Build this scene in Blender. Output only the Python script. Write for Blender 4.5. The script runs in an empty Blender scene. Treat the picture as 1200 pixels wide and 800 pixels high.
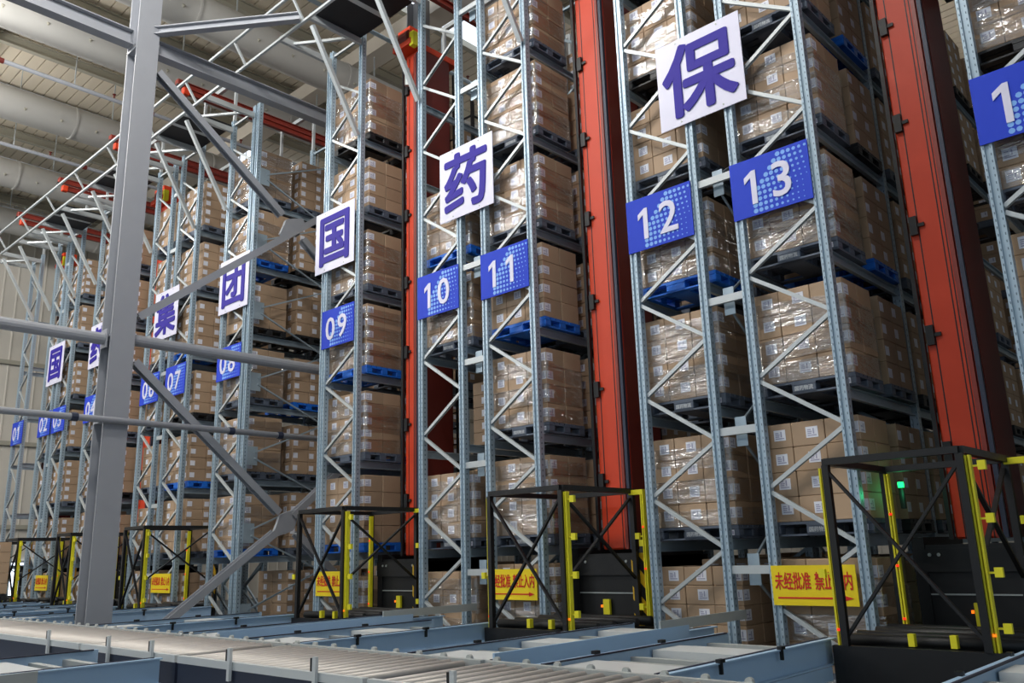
import bpy, math, random
from mathutils import Vector, Matrix
random.seed(7)
SC = bpy.context.scene
COL = SC.collection

# ------------------------------------------------------------------ camera
H = 1.65                                   # eye height above the hall floor
FPX, YAW, PITCH, ROLL = 994.33, math.radians(42.808), math.radians(14.051), math.radians(-1.673)
fw = Vector((-math.sin(YAW)*math.cos(PITCH), math.cos(YAW)*math.cos(PITCH), math.sin(PITCH)))
rt = Vector((math.cos(YAW), math.sin(YAW), 0)); up = rt.cross(fw)
r2 = math.cos(ROLL)*rt + math.sin(ROLL)*up
u2 = -math.sin(ROLL)*rt + math.cos(ROLL)*up
cam = bpy.data.objects.new('camera', bpy.data.cameras.new('camera'))
COL.objects.link(cam)
M4 = Matrix((r2, u2, -fw)).transposed().to_4x4(); M4.translation = Vector((0, 0, H))
cam.matrix_world = M4
cam.data.sensor_width = 36; cam.data.lens = FPX/1200*36
cam.data.clip_start = .05; cam.data.clip_end = 200
SC.camera = cam

# ------------------------------------------------------------------ world, exposure
w = bpy.data.worlds.new('hall_air'); SC.world = w; w.use_nodes = True
w.node_tree.nodes['Background'].inputs[0].default_value = (.72, .86, 1.0, 1)
w.node_tree.nodes['Background'].inputs[1].default_value = .32
SC.view_settings.view_transform = 'Standard'; SC.view_settings.look = 'None'
SC.view_settings.gamma = 1; SC.view_settings.use_curve_mapping = False
SC.view_settings.exposure = 0.62
if hasattr(SC, 'cycles'):
    SC.cycles.max_bounces = 6; SC.cycles.diffuse_bounces = 2; SC.cycles.glossy_bounces = 2; SC.cycles.transparent_max_bounces = 12
LAMP_W = 520
SKY_E = 1.0

# ------------------------------------------------------------------ materials
def s2l(c):
    return tuple(((v/255)/12.92 if v/255 <= .04045 else ((v/255+.055)/1.055)**2.4) for v in c) + (1,)
MATS = {}
def mat(name, rgb, rough=.5, metal=0, noise=0, nscale=6, rand=0, coat=0, emit=0, stretch=None, bump=0):
    m = bpy.data.materials.new(name); m.use_nodes = True; nt = m.node_tree; N = nt.nodes; L = nt.links
    b = N['Principled BSDF']; b.inputs['Roughness'].default_value = rough; b.inputs['Metallic'].default_value = metal
    b.inputs['Base Color'].default_value = s2l(rgb)
    if coat: b.inputs['Coat Weight'].default_value = coat; b.inputs['Coat Roughness'].default_value = .12
    if emit:
        b.inputs['Emission Color'].default_value = s2l(rgb); b.inputs['Emission Strength'].default_value = emit
    col = None
    if noise or rand or bump:
        tc = N.new('ShaderNodeTexCoord'); nz = N.new('ShaderNodeTexNoise')
        nz.inputs['Scale'].default_value = nscale; nz.inputs['Detail'].default_value = 4
        src = tc.outputs['Object']
        if stretch:
            mp = N.new('ShaderNodeMapping'); mp.inputs['Scale'].default_value = stretch
            L.new(src, mp.inputs['Vector']); src = mp.outputs['Vector']
        L.new(src, nz.inputs['Vector'])
        hs = N.new('ShaderNodeHueSaturation'); hs.inputs['Color'].default_value = s2l(rgb)
        ma = N.new('ShaderNodeMath'); ma.operation = 'MULTIPLY_ADD'
        L.new(nz.outputs['Fac'], ma.inputs[0]); ma.inputs[1].default_value = 2*noise; ma.inputs[2].default_value = 1-noise
        last = ma.outputs[0]
        if rand:
            oi = N.new('ShaderNodeObjectInfo'); m2 = N.new('ShaderNodeMath'); m2.operation = 'MULTIPLY_ADD'
            L.new(oi.outputs['Random'], m2.inputs[0]); m2.inputs[1].default_value = 2*rand; m2.inputs[2].default_value = 1-rand
            m3 = N.new('ShaderNodeMath'); m3.operation = 'MULTIPLY'
            L.new(last, m3.inputs[0]); L.new(m2.outputs[0], m3.inputs[1]); last = m3.outputs[0]
        L.new(last, hs.inputs['Value']); L.new(hs.outputs['Color'], b.inputs['Base Color'])
        if bump:
            bp = N.new('ShaderNodeBump'); bp.inputs['Strength'].default_value = bump; bp.inputs['Distance'].default_value = .02
            L.new(nz.outputs['Fac'], bp.inputs['Height']); L.new(bp.outputs['Normal'], b.inputs['Normal'])
    MATS[name] = m
    return m

mat('carton', (180, 152, 124), .62, noise=.10, nscale=3, rand=.10)
mat('paper', (236, 238, 248), .6)
mat('ink', (172, 172, 198), .6)
mat('steel', (168, 186, 198), .38, .35, noise=.08, nscale=4)
mat('steel_pale', (196, 202, 204), .4, .3, noise=.06, nscale=4)
mat('galv', (176, 182, 180), .42, .45, noise=.12, nscale=7)
mat('column_grey', (160, 163, 170), .5, .1, noise=.05, nscale=3)
mat('rail_blue', (182, 212, 240), .42, .0, noise=.05, nscale=3)
mat('rail_grey', (190, 194, 192), .45, .1, noise=.06, nscale=5)
mat('plate', (222, 226, 226), .35, .05, noise=.05, nscale=3)
mat('roller', (206, 200, 194), .5, .2)
mat('belt', (40, 42, 62), .6)
mat('navy', (42, 50, 72), .5, noise=.15, nscale=3)
mat('orange', (214, 62, 20), .5, noise=.06, nscale=2)
mat('rail_red', (134, 46, 34), .45, noise=.08, nscale=3)
mat('dark_red', (108, 34, 26), .5, noise=.1, nscale=3)
mat('black', (15, 16, 19), .5, .0, noise=.2, nscale=5)
mat('panel_black', (20, 22, 28), .6)
mat('yellow', (236, 226, 40), .5)
mat('amber', (236, 170, 40), .5)
mat('pallet_grey', (92, 102, 118), .55, rand=.10)
mat('pallet_black', (34, 36, 40), .5)
mat('pallet_blue', (28, 112, 220), .45)
mat('stencil', (196, 200, 204), .6)
mat('sign_blue', (12, 60, 208), .65)
mat('sign_white', (232, 230, 250), .4)
mat('sign_dot', (130, 184, 250), .4)
mat('sign_ink', (38, 14, 156), .65)
mat('sign_yellow', (250, 222, 20), .45)
mat('sign_red', (214, 36, 22), .5)
mat('duct', (184, 182, 176), .8, noise=.03, nscale=1.2)
mat('duct_pale', (226, 232, 240), .6)
mat('deck', (226, 214, 192), .6, noise=.04, nscale=.6)
mat('purlin', (176, 172, 156), .5, noise=.05, nscale=2)
mat('cream', (222, 212, 196), .6)
mat('wall_panel', (220, 214, 202), .6, noise=.05, nscale=.8)
mat('concrete', (118, 122, 124), .55, noise=.15, nscale=1.5)
mat('lamp_body', (190, 194, 200), .35, .6)
mat('lamp_glow', (255, 250, 238), .5, emit=60)
mat('daylight', (232, 242, 255), .5, emit=SKY_E)
mat('window_glow', (225, 238, 255), .5, emit=2.2)
mat('led_red', (255, 40, 20), .5, emit=.8)
mat('glint_green', (30, 255, 120), .5, emit=1.5)
mat('led_orange', (255, 120, 20), .5, emit=.8)

def upright_mat():
    m = mat('upright', (172, 192, 206), .36, .3, noise=.06, nscale=3)
    nt = m.node_tree; N = nt.nodes; L = nt.links; b = N['Principled BSDF']
    old = b.inputs['Base Color'].links[0].from_socket
    tc = N.new('ShaderNodeTexCoord'); sp = N.new('ShaderNodeSeparateXYZ'); L.new(tc.outputs['Object'], sp.inputs[0])
    def M(op, a, b_=None, c=None):
        n = N.new('ShaderNodeMath'); n.operation = op
        for i, v in enumerate((a, b_, c)):
            if v is None: continue
            if isinstance(v, (int, float)): n.inputs[i].default_value = v
            else: L.new(v, n.inputs[i])
        return n.outputs[0]
    z = M('LESS_THAN', M('ABSOLUTE', M('SUBTRACT', M('FRACT', M('DIVIDE', sp.outputs['Z'], .075)), .5)), .17)
    hx = M('LESS_THAN', M('ABSOLUTE', M('SUBTRACT', M('ABSOLUTE', sp.outputs['X']), .031)), .005)
    hy = M('LESS_THAN', M('ABSOLUTE', M('SUBTRACT', M('ABSOLUTE', M('ADD', sp.outputs['Y'], .0)), .004)), .006)
    f = M('MULTIPLY', z, M('MAXIMUM', hx, hy))
    mx = N.new('ShaderNodeMix'); mx.data_type = 'RGBA'
    L.new(f, mx.inputs['Factor']); L.new(old, mx.inputs['A']); mx.inputs['B'].default_value = s2l((92, 110, 126))
    L.new(mx.outputs['Result'], b.inputs['Base Color'])
upright_mat()
def film_mat():
    m = bpy.data.materials.new('film'); m.use_nodes = True; nt = m.node_tree; N = nt.nodes; L = nt.links
    N.remove(N['Principled BSDF'])
    tr = N.new('ShaderNodeBsdfTransparent'); tr.inputs[0].default_value = (.93, .93, .93, 1)
    gl = N.new('ShaderNodeBsdfGlossy'); gl.inputs['Roughness'].default_value = .10; gl.inputs[0].default_value = (.95, .97, 1, 1)
    tc = N.new('ShaderNodeTexCoord'); mp = N.new('ShaderNodeMapping'); mp.inputs['Scale'].default_value = (3, 3, 13)
    mp.inputs['Rotation'].default_value = (.35, .35, 0)
    nz = N.new('ShaderNodeTexNoise'); nz.inputs['Scale'].default_value = 1.6; nz.inputs['Detail'].default_value = 3
    bp = N.new('ShaderNodeBump'); bp.inputs['Strength'].default_value = 1; bp.inputs['Distance'].default_value = .032
    L.new(tc.outputs['Object'], mp.inputs[0]); L.new(mp.outputs[0], nz.inputs['Vector'])
    L.new(nz.outputs['Fac'], bp.inputs['Height']); L.new(bp.outputs[0], gl.inputs['Normal'])
    mx = N.new('ShaderNodeMixShader'); mx.inputs[0].default_value = .24
    L.new(tr.outputs[0], mx.inputs[1]); L.new(gl.outputs[0], mx.inputs[2])
    L.new(mx.outputs[0], N['Material Output'].inputs['Surface'])
    MATS['film'] = m
film_mat()
def hazard_mat():
    m = mat('hazard', (236, 190, 30), .5); nt = m.node_tree; N = nt.nodes; L = nt.links
    tc = N.new('ShaderNodeTexCoord'); sp = N.new('ShaderNodeSeparateXYZ'); L.new(tc.outputs['Object'], sp.inputs[0])
    a = N.new('ShaderNodeMath'); a.operation = 'ADD'; L.new(sp.outputs['Y'], a.inputs[0]); L.new(sp.outputs['Z'], a.inputs[1])
    a0 = N.new('ShaderNodeMath'); a0.operation = 'ADD'; L.new(a.outputs[0], a0.inputs[0]); L.new(sp.outputs['X'], a0.inputs[1])
    fr = N.new('ShaderNodeMath'); fr.operation = 'PINGPONG'; L.new(a0.outputs[0], fr.inputs[0]); fr.inputs[1].default_value = .16
    g = N.new('ShaderNodeMath'); g.operation = 'GREATER_THAN'; L.new(fr.outputs[0], g.inputs[0]); g.inputs[1].default_value = .08
    mx = N.new('ShaderNodeMix'); mx.data_type = 'RGBA'; L.new(g.outputs[0], mx.inputs['Factor'])
    mx.inputs['A'].default_value = s2l((220, 176, 30)); mx.inputs['B'].default_value = s2l((22, 22, 24))
    L.new(mx.outputs['Result'], N['Principled BSDF'].inputs['Base Color'])
hazard_mat()

# ------------------------------------------------------------------ mesh helpers
class MB:
    def __init__(s): s.v = []; s.f = []; s.m = []
    def add(s, vs, fs, mi=0):
        o = len(s.v); s.v += [tuple(v) for v in vs]; s.f += [tuple(i+o for i in f) for f in fs]; s.m += [mi]*len(fs)
        return s
    def box(s, x0, x1, y0, y1, z0, z1, mi=0):
        return s.add([(x0, y0, z0), (x1, y0, z0), (x1, y1, z0), (x0, y1, z0), (x0, y0, z1), (x1, y0, z1), (x1, y1, z1), (x0, y1, z1)],
                     [(0, 3, 2, 1), (4, 5, 6, 7), (0, 1, 5, 4), (1, 2, 6, 5), (2, 3, 7, 6), (3, 0, 4, 7)], mi)
    def cbox(s, x0, x1, y0, y1, z0, z1, c, mi=0):            # chamfered box, 44 triangles
        vs = []; idx = {}
        for ix, x in ((0, x0), (1, x1)):
            for iy, y in ((0, y0), (1, y1)):
                for iz, z in ((0, z0), (1, z1)):
                    dx = c if ix == 0 else -c; dy = c if iy == 0 else -c; dz = c if iz == 0 else -c
                    idx[ix, iy, iz, 0] = len(vs); vs.append((x, y+dy, z+dz))
                    idx[ix, iy, iz, 1] = len(vs); vs.append((x+dx, y, z+dz))
                    idx[ix, iy, iz, 2] = len(vs); vs.append((x+dx, y+dy, z))
        F = []
        I = lambda a, b, c_, k: idx[a, b, c_, k]
        F += [(I(0,0,0,0), I(0,0,1,0), I(0,1,1,0), I(0,1,0,0)), (I(1,0,0,0), I(1,1,0,0), I(1,1,1,0), I(1,0,1,0))]
        F += [(I(0,0,0,1), I(1,0,0,1), I(1,0,1,1), I(0,0,1,1)), (I(0,1,0,1), I(0,1,1,1), I(1,1,1,1), I(1,1,0,1))]
        F += [(I(0,0,0,2), I(0,1,0,2), I(1,1,0,2), I(1,0,0,2)), (I(0,0,1,2), I(1,0,1,2), I(1,1,1,2), I(0,1,1,2))]
        for a in (0, 1):
            for b in (0, 1):
                F.append((I(a,b,0,0), I(a,b,0,1), I(a,b,1,1), I(a,b,1,0)))
                F.append((I(a,0,b,0), I(a,0,b,2), I(a,1,b,2), I(a,1,b,0)))
                F.append((I(0,a,b,1), I(0,a,b,2), I(1,a,b,2), I(1,a,b,1)))
        for a in (0, 1):
            for b in (0, 1):
                for c_ in (0, 1): F.append((I(a,b,c_,0), I(a,b,c_,1), I(a,b,c_,2)))
        return s.add(vs, F, mi)
    def sweep(s, p0, p1, prof, upv=(0, 0, 1), mi=0):          # profile [(side, up)...] from p0 to p1
        p0 = Vector(p0); p1 = Vector(p1); d = (p1-p0).normalized(); U = Vector(upv)
        if abs(d.dot(U)) > .99: U = Vector((0, 1, 0))
        S = d.cross(U).normalized(); U = S.cross(d)
        n = len(prof); vs = []
        for p in (p0, p1): vs += [p+S*a+U*b for a, b in prof]
        fs = [(i, (i+1) % n, n+(i+1) % n, n+i) for i in range(n)] + [tuple(range(n))[::-1], tuple(range(n, 2*n))]
        return s.add(vs, fs, mi)
    def bar(s, p0, p1, w, h, upv=(0, 0, 1), mi=0):
        return s.sweep(p0, p1, [(-w/2, -h/2), (w/2, -h/2), (w/2, h/2), (-w/2, h/2)], upv, mi)
    def tube(s, p0, p1, r, n=10, mi=0):
        return s.sweep(p0, p1, [(r*math.cos(2*math.pi*i/n), r*math.sin(2*math.pi*i/n)) for i in range(n)], (0, 0, 1), mi)
    def chan(s, p0, p1, w, h, t, upv=(0, 0, 1), mi=0, flip=1):  # C section, open to the side
        pr = [(-w/2, -h/2), (w/2, -h/2), (w/2, -h/2+t), (-w/2+t, -h/2+t), (-w/2+t, h/2-t), (w/2, h/2-t), (w/2, h/2), (-w/2, h/2)]
        return s.sweep(p0, p1, [(a*flip, b) for a, b in pr], upv, mi)
    def hsec(s, p0, p1, w, h, t, upv=(0, 0, 1), mi=0):          # I section: w flange width (side), h depth (up)
        a, b = w/2, h/2
        return s.sweep(p0, p1, [(-a, -b), (a, -b), (a, -b+t), (t/2, -b+t), (t/2, b-t), (a, b-t), (a, b), (-a, b), (-a, b-t), (-t/2, b-t), (-t/2, -b+t), (-a, -b+t)], upv, mi)
    def lathe(s, prof, n=16, mi=0, o=(0, 0, 0)):
        vs = [(o[0]+r*math.cos(2*math.pi*i/n), o[1]+r*math.sin(2*math.pi*i/n), o[2]+z) for r, z in prof for i in range(n)]
        fs = [(k*n+i, k*n+(i+1) % n, (k+1)*n+(i+1) % n, (k+1)*n+i) for k in range(len(prof)-1) for i in range(n)]
        fs += [tuple(range(n))[::-1], tuple(range((len(prof)-1)*n, len(prof)*n))]
        return s.add(vs, fs, mi)
    def mesh(s, name, mats, smooth=False):
        me = bpy.data.meshes.new(name); me.from_pydata(s.v, [], s.f)
        for m in ([mats] if isinstance(mats, str) else mats): me.materials.append(MATS[m])
        me.polygons.foreach_set('material_index', s.m)
        if smooth: me.polygons.foreach_set('use_smooth', [True]*len(s.f))
        me.update(); return me
def inst(name, me, parent=None, loc=(0, 0, 0), rot=None, scale=None):
    o = bpy.data.objects.new(name, me); COL.objects.link(o); o.location = loc
    if rot: o.rotation_euler = rot
    if scale: o.scale = scale
    if parent: o.parent = parent
    return o
def build(mb, name, mats, parent=None, loc=(0, 0, 0), smooth=False): return inst(name, mb.mesh(name, mats, smooth), parent, loc)
def tag(o, label=None, cat=None, group=None, kind=None):
    if label: o['label'] = label
    if cat: o['category'] = cat
    if group: o['group'] = group
    if kind: o['kind'] = kind
    return o
def thing(name, label, cat, loc=(0, 0, 0), group=None):
    o = bpy.data.objects.new(name, None); COL.objects.link(o); o.location = loc; o.empty_display_size = .1
    return tag(o, label, cat, group)
NUMW = ['', 'one', 'two', 'three', 'four', 'five', 'six', 'seven', 'eight', 'nine', 'ten', 'eleven', 'twelve', 'thirteen', 'fourteen']
ORD = ['zeroth', 'lowest', 'second', 'third', 'fourth', 'fifth', 'sixth', 'seventh']
_txt = {}
def text_mesh(body, size, mname, offset=0, extrude=.002, sx=1, align='CENTER', bold=0):
    k = (body, size, mname, offset, sx, align, bold)
    if k in _txt: return _txt[k]
    cu = bpy.data.curves.new('lettering', 'FONT'); cu.body = body; cu.size = size; cu.offset = offset; cu.extrude = extrude
    cu.align_x = align; cu.align_y = 'CENTER'; cu.resolution_u = 3
    o = bpy.data.objects.new('lettering', cu); COL.objects.link(o)
    bpy.context.view_layer.update()
    me = bpy.data.meshes.new_from_object(o.evaluated_get(bpy.context.evaluated_depsgraph_get()))
    bpy.data.objects.remove(o)
    xs = [v.co.x for v in me.vertices]; ys = [v.co.y for v in me.vertices]
    if xs:
        cx = (min(xs)+max(xs))/2 if align == 'CENTER' else 0; cy = (min(ys)+max(ys))/2
        for v in me.vertices: v.co.x = (v.co.x-cx)*sx; v.co.y -= cy
    if bold:
        vs = [v.co.copy() for v in me.vertices]; fs = [tuple(p.vertices) for p in me.polygons]; mb = MB()
        for q in range(8):
            dx, dy = bold*math.cos(q*math.pi/4), bold*math.sin(q*math.pi/4)
            mb.add([(v.x+dx, v.y+dy, v.z+q*.0006) for v in vs], fs)
        me = mb.mesh('lettering', mname)
    me.materials.clear(); me.materials.append(MATS[mname]); me.name = 'lettering'
    _txt[k] = me
    return me
def digit_one(size):
    b = MB(); hgt = size*.70/2; w_ = .034
    pts = [(.015-w_, -hgt), (.015+w_, -hgt), (.015+w_, hgt), (.0, hgt), (-.10, hgt-.07), (-.10, hgt-.15), (.015-w_, hgt-.085)]
    n_ = len(pts)
    b.add([(x, y, -.003) for x, y in pts]+[(x, y, .004) for x, y in pts], [tuple(range(n_, 2*n_))]+[(i, (i+1) % n_, n_+(i+1) % n_, n_+i) for i in range(n_)])
    return b.mesh('digit', 'sign_white')
FACE = (math.pi/2, 0, 0)                     # text lying in XZ, facing the camera side (-Y)

# ------------------------------------------------------------------ layout constants (absolute metres)
YF = 8.8                                     # front plane of every rack
FRAMES = [8.85, 11.0, 13.15, 15.3]
TOP = 9.95+H
LV = [H-1.43, H+.10, H+1.63, H+3.165, H+4.68, H+6.2, H+7.7]
FR = {1: (-29.94, -29.0), 2: (-27.6, -26.72), 3: (-26.5, -25.55), 4: (-24.13, -23.2), 5: (-22.9, -21.95), 6: (-20.63, -19.65),
      7: (-19.3, -18.25), 8: (-16.86, -15.8), 9: (-12.95, -11.87), 10: (-10.23, -9.19), 11: (-8.75, -7.69), 12: (-6.0, -4.93),
      13: (-4.47, -3.40), 14: (-1.79, -.72)}
BAYS = {13: 8, 11: 5, 9: 4}
FRAMES += [17.45, 19.6, 21.75, 23.9, 26.05]
XW, XE, YB, ZC = -37.0, 5.0, 42.0, 14.5+H

# ------------------------------------------------------------------ the hall
floor = tag(build(MB().box(XW-.3, 14, -16, YB+.3, -.2, 0), 'floor', 'concrete'), 'grey concrete floor under the conveyors', None, None, 'structure')
# ceiling: one corrugated deck, ribs running along X
cb = MB(); vs = []; y = -16.0; prof = []
while y < YB:
    prof += [(y, ZC), (y+.295, ZC), (y+.30, ZC+.05), (y+.325, ZC+.05), (y+.33, ZC)]; y += .33
n = len(prof)
cb.add([(XW, a, b) for a, b in prof]+[(14, a, b) for a, b in prof], [(i, i+1, n+i+1, n+i) for i in range(n-1)])
cb.box(XW, 14, -16, YB, ZC+.07, ZC+.2)
ceiling = tag(build(cb, 'ceiling', 'deck'), 'cream ribbed metal roof deck', None, None, 'structure')
pm = MB().hsec((0, -16, 0), (0, YB, 0), .16, .30, .03).mesh('purlin', 'purlin')
x = XW+1.2
while x < 13:
    inst('purlin', pm, ceiling, (x, 0, ZC-.22)); x += 2.9
rm = MB().box(XW, 14, -.3, .3, -.45, 0).mesh('rafter', 'cream')
for y in (-12, -3.6, 4.8, 13.2, 21.6, 30, 38.4): inst('rafter', rm, ceiling, (0, y, ZC-.37))
# walls
def ribbed_wall(name, p0, p1, h, out):
    mb = MB(); p0 = Vector(p0); p1 = Vector(p1); L_ = (p1-p0).length; d = (p1-p0)/L_; o = Vector(out); pr = []
    t = 0
    while t < L_:
        pr += [p0+d*t, p0+d*(t+.42), p0+d*(t+.44)+o*.03, p0+d*(t+.48)+o*.03, p0+d*(t+.5)]; t += .5
    k = len(pr)
    mb.add(pr+[p+Vector((0, 0, h)) for p in pr], [(i, i+1, k+i+1, k+i) for i in range(k-1)])
    back = [p0-o*.15, p1-o*.15]
    mb.add(back+[b+Vector((0, 0, h)) for b in back], [(0, 1, 3, 2)])
    return tag(build(mb, name, 'wall_panel'), None, None, None, 'structure')
wl = ribbed_wall('wall_left', (XW, -16, 0), (XW, YB, 0), ZC, (1, 0, 0)); wl['label'] = 'cream ribbed panel wall beyond the far racks'
wr = ribbed_wall('wall_right', (14, 8.5, 0), (14, YB, 0), ZC, (-1, 0, 0)); wr['label'] = 'cream ribbed panel wall on the right'
wb = ribbed_wall('wall_back', (XW, YB, 0), (14, YB, 0), ZC, (0, -1, 0)); wb['label'] = 'cream ribbed panel wall behind the racks'
for i, (y0, y1, z0, z1) in enumerate(((8.6, 10.6, .3, 1.75), (11.2, 12.4, .5, 1.9), (14.4, 16.0, 2.4, 3.0))):
    wnd = tag(build(MB().box(XW+.04, XW+.07, y0, y1, z0, z1), 'window_%d' % (i+1), 'window_glow'), 'bright daylit opening low in the far left wall', None, None, 'structure')
    fm = MB()
    for yy in (y0, (y0+y1)/2, y1): fm.box(XW+.05, XW+.12, yy-.04, yy+.04, z0, z1)
    for zz in (z0, z1): fm.box(XW+.05, XW+.12, y0, y1, zz-.04, zz+.04)
    build(fm, 'window_frame', 'column_grey', wnd)
# horizontal girts on the far wall
gm = MB().box(0, .12, -16, YB, -.08, .08).mesh('girt', 'purlin')
for z in (3.2, 6.4, 9.6): inst('girt', gm, wl, (XW+.04, 0, z))
# roof daylight strips
for k, (x0, y0, y1) in enumerate(((-15.6, 12, 30), (-9.6, 12, 30), (-1.2, 12, 30), (-27, 14, 30))):
    tag(build(MB().box(x0, x0+1.1, y0, y1, ZC-.11, ZC-.07), 'window_%d' % (k+4), 'daylight'), 'pale blue daylight strip in the roof', None, None, 'structure')

# ------------------------------------------------------------------ ducts
DZ = 12.5+H; DR = .46
dm = MB(); nn = 28
seg = [-9+4.2*i for i in range(12)]
for i in range(len(seg)-1):
    a, b = seg[i], seg[i+1]
    vs = []; sag = [0, .012, 0]
    ys = (a+.01, (a+b)/2, b-.01)
    for j, yy in enumerate(ys):
        for q in range(nn):
            an = 2*math.pi*q/nn; rr = DR*(1.0+sag[j]*(1 if math.sin(an) < 0 else 0))
            vs.append((rr*math.cos(an), yy, rr*math.sin(an)))
    fs = [(k*nn+q, k*nn+(q+1) % nn, (k+1)*nn+(q+1) % nn, (k+1)*nn+q) for k in range(2) for q in range(nn)]
    dm.add(vs, fs)
ductm = dm.mesh('duct_tube', 'duct', True)
cm = MB()
for yy in (0,):
    vs = []
    for dy, rr in ((-.03, DR+.002), (-.03, DR+.022), (.03, DR+.022), (.03, DR+.002)):
        for q in range(nn): vs.append((rr*math.cos(2*math.pi*q/nn), yy+dy, rr*math.sin(2*math.pi*q/nn)))
    cm.add(vs, [(k*nn+q, k*nn+(q+1) % nn, (k+1)*nn+(q+1) % nn, (k+1)*nn+q) for k in range(3) for q in range(nn)])
collarm = cm.mesh('collar', 'duct')
nozm = MB().tube((0, 0, .02), (0, 0, -.05), .035, 8).mesh('nozzle', 'purlin')
railm = MB().box(-.05, .05, seg[0], seg[-1], 0, .04).mesh('suspension_rail', 'duct_pale')
rodm = MB().bar((0, 0, 0), (0, 0, ZC-DZ-DR), .03, .03).mesh('hanger_rod', 'steel_pale')
DUCTX = [(-33.5, 'far left, next to the end wall'), (-29.2, 'second from the end wall'), (-24.4, 'third from the end wall'), (-19.9, 'lit by the bright lamp beside the tall column'),
         (-17.1, 'just right of the tall grey column'), (-12.2, 'above the aisle of racks nine and ten'), (-6.9, 'above the aisle of racks eleven and twelve'), (-1.5, 'above rack fourteen')]
for x, wh in DUCTX:
    t = thing('air_duct', 'round grey fabric roof duct, '+wh, 'duct', (x, 0, DZ), 'air ducts under the roof')
    inst('duct_tube', ductm, t)
    for yy in seg: inst('collar', collarm, t, (0, yy, 0))
    inst('suspension_rail', railm, t, (0, 0, DR+.01))
    for i in range(30):
        an = math.radians(-28 if x < 0 else 208)
        inst('nozzle', nozm, t, ((DR+.0)*math.cos(an), -4+.95*i, DR*math.sin(an)), (0, math.radians(62), 0))
    for yy in seg[2:-1:1]: inst('hanger_rod', rodm, t, (0, yy+1.1, DR+.04))

# ------------------------------------------------------------------ sprinkler pipes
for x, z, lab in ((-21.4, 12+H, 'thin dark sprinkler pipe beside the lamp-lit duct'), (-26.0, 12+H, 'dark sprinkler pipe left of the tall column, nearer the end wall'), (-15.5, 13.1+H, 'pale sprinkler pipe right of the tall column')):
    t = thing('sprinkler_pipe', lab, 'pipe', (x, 0, z), 'sprinkler pipes')
    build(MB().tube((0, -12, 0), (0, 34, 0), .055, 10), 'pipe', 'steel' if x > -16 else 'column_grey', t, (0, 0, 0), True)
    hm = MB().bar((0, 0, .05), (0, 0, ZC-z), .025, .025).mesh('hanger_rod', 'steel_pale')
    sm = MB().lathe([(.02, 0), (.02, .10), (.05, .11), (.05, .12)], 8).mesh('sprinkler_head', 'dark_red')
    cl = MB().tube((0, -.06, 0), (0, .06, 0), .07, 10).mesh('coupling', 'dark_red')
    for i in range(10):
        inst('hanger_rod', hm, t, (0, -8+3.7*i, 0)); inst('sprinkler_head', sm, t, (0, -7+3.7*i, .05)); inst('coupling', cl, t, (0, -6+3.7*i, 0))

# ------------------------------------------------------------------ high bay lamps (each carries its own light)
hb_body = MB().lathe([(.06, .55), (.10, .54), (.12, .34), (.30, .06), (.32, 0), (.30, 0), (.28, .05)][::-1], 20).mesh('reflector', 'lamp_body', True)
hb_lens = MB().lathe([(.27, .0), (.2, -.05), (.02, -.07)][::-1], 20).mesh('lens', 'lamp_glow', True)
def lamp(x, y, z, where, pw):
    t = thing('high_bay_light', 'glowing high bay lamp under the roof, '+where, 'lamp', (x, y, z), 'high bay lamps')
    inst('reflector', hb_body, t); inst('lens', hb_lens, t, (0, 0, .04))
    build(MB().bar((0, 0, .55), (0, 0, ZC-z), .03, .03), 'hanger_rod', 'steel_pale', t)
    ld = bpy.data.lights.new('bulb', 'POINT'); ld.energy = pw; ld.shadow_soft_size = .5; ld.color = (1, .985, .965)
    o = bpy.data.objects.new('bulb', ld); COL.objects.link(o); o.parent = t; o.location = (0, 0, -.45)
for x, y, where, k in ((-18.5, 3.9, 'beside the tall grey column', .22), (-9.6, 2.6, 'over the roller conveyor before racks ten and eleven', 1.25), (-4.2, 2.6, 'over the roller conveyor before racks twelve and thirteen', 1.0), (-14.8, 1.5, 'over the near lane left of centre', 1.0), (-22.1, 2.6, 'over the roller conveyor left of the tall column', .8), (-27.0, 2.6, 'over the far left lanes', .9),
                    (-31.4, -12, 'far behind the conveyors on the far left', 1.5), (-27, -12, 'far behind the conveyors on the left', 1.4), (-22, -12, 'far behind the conveyors, left of centre', 1.0), (-15, -12, 'far behind the photographer', .5),
                    (-22, 22, 'deep over racks five to seven', .4), (-14.8, 22, 'deep over the gap between racks eight and nine', .4), (-4.2, 24, 'deep over racks twelve and thirteen', .25)):
    lamp(x, y, 12.0+H, where, LAMP_W*k)

# ------------------------------------------------------------------ building column row in the gap between racks eight and nine
CX = -14.4
colm = MB().hsec((0, 0, 0), (0, 0, ZC-.8), .40, .42, .03, (0, 1, 0)).mesh('shaft', 'column_grey')
basem = MB().box(-.3, .3, -.3, .3, 0, .04).mesh('base_plate', 'column_grey')
def column(y, label):
    t = thing('steel_column', label, 'column', (CX, y, 0))
    inst('shaft', colm, t, (0, 0, .04), (0, 0, math.pi/2)); inst('base_plate', basem, t)
    for z in (9.2, 3.75, 2.3): build(MB().box(-.19, .19, -.2, .2, z+H-.02, z+H+.02), 'stiffener', 'column_grey', t)
    return t
column(5.68, 'tall grey steel H column standing beyond the roller conveyor')
column(12.4, 'grey steel H column deep in the gap between racks eight and nine')
br = thing('cross_bracing', 'grey steel cross bracing running from the tall column back between racks eight and nine', 'bracing', (CX, 0, H))
def B(y0, z0, y1, z1, n='brace', w_=.13, h_=.16):
    return build(MB().hsec((0, y0, z0), (0, y1, z1), w_, h_, .018, (1, 0, 0)), n, 'column_grey', br)
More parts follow.
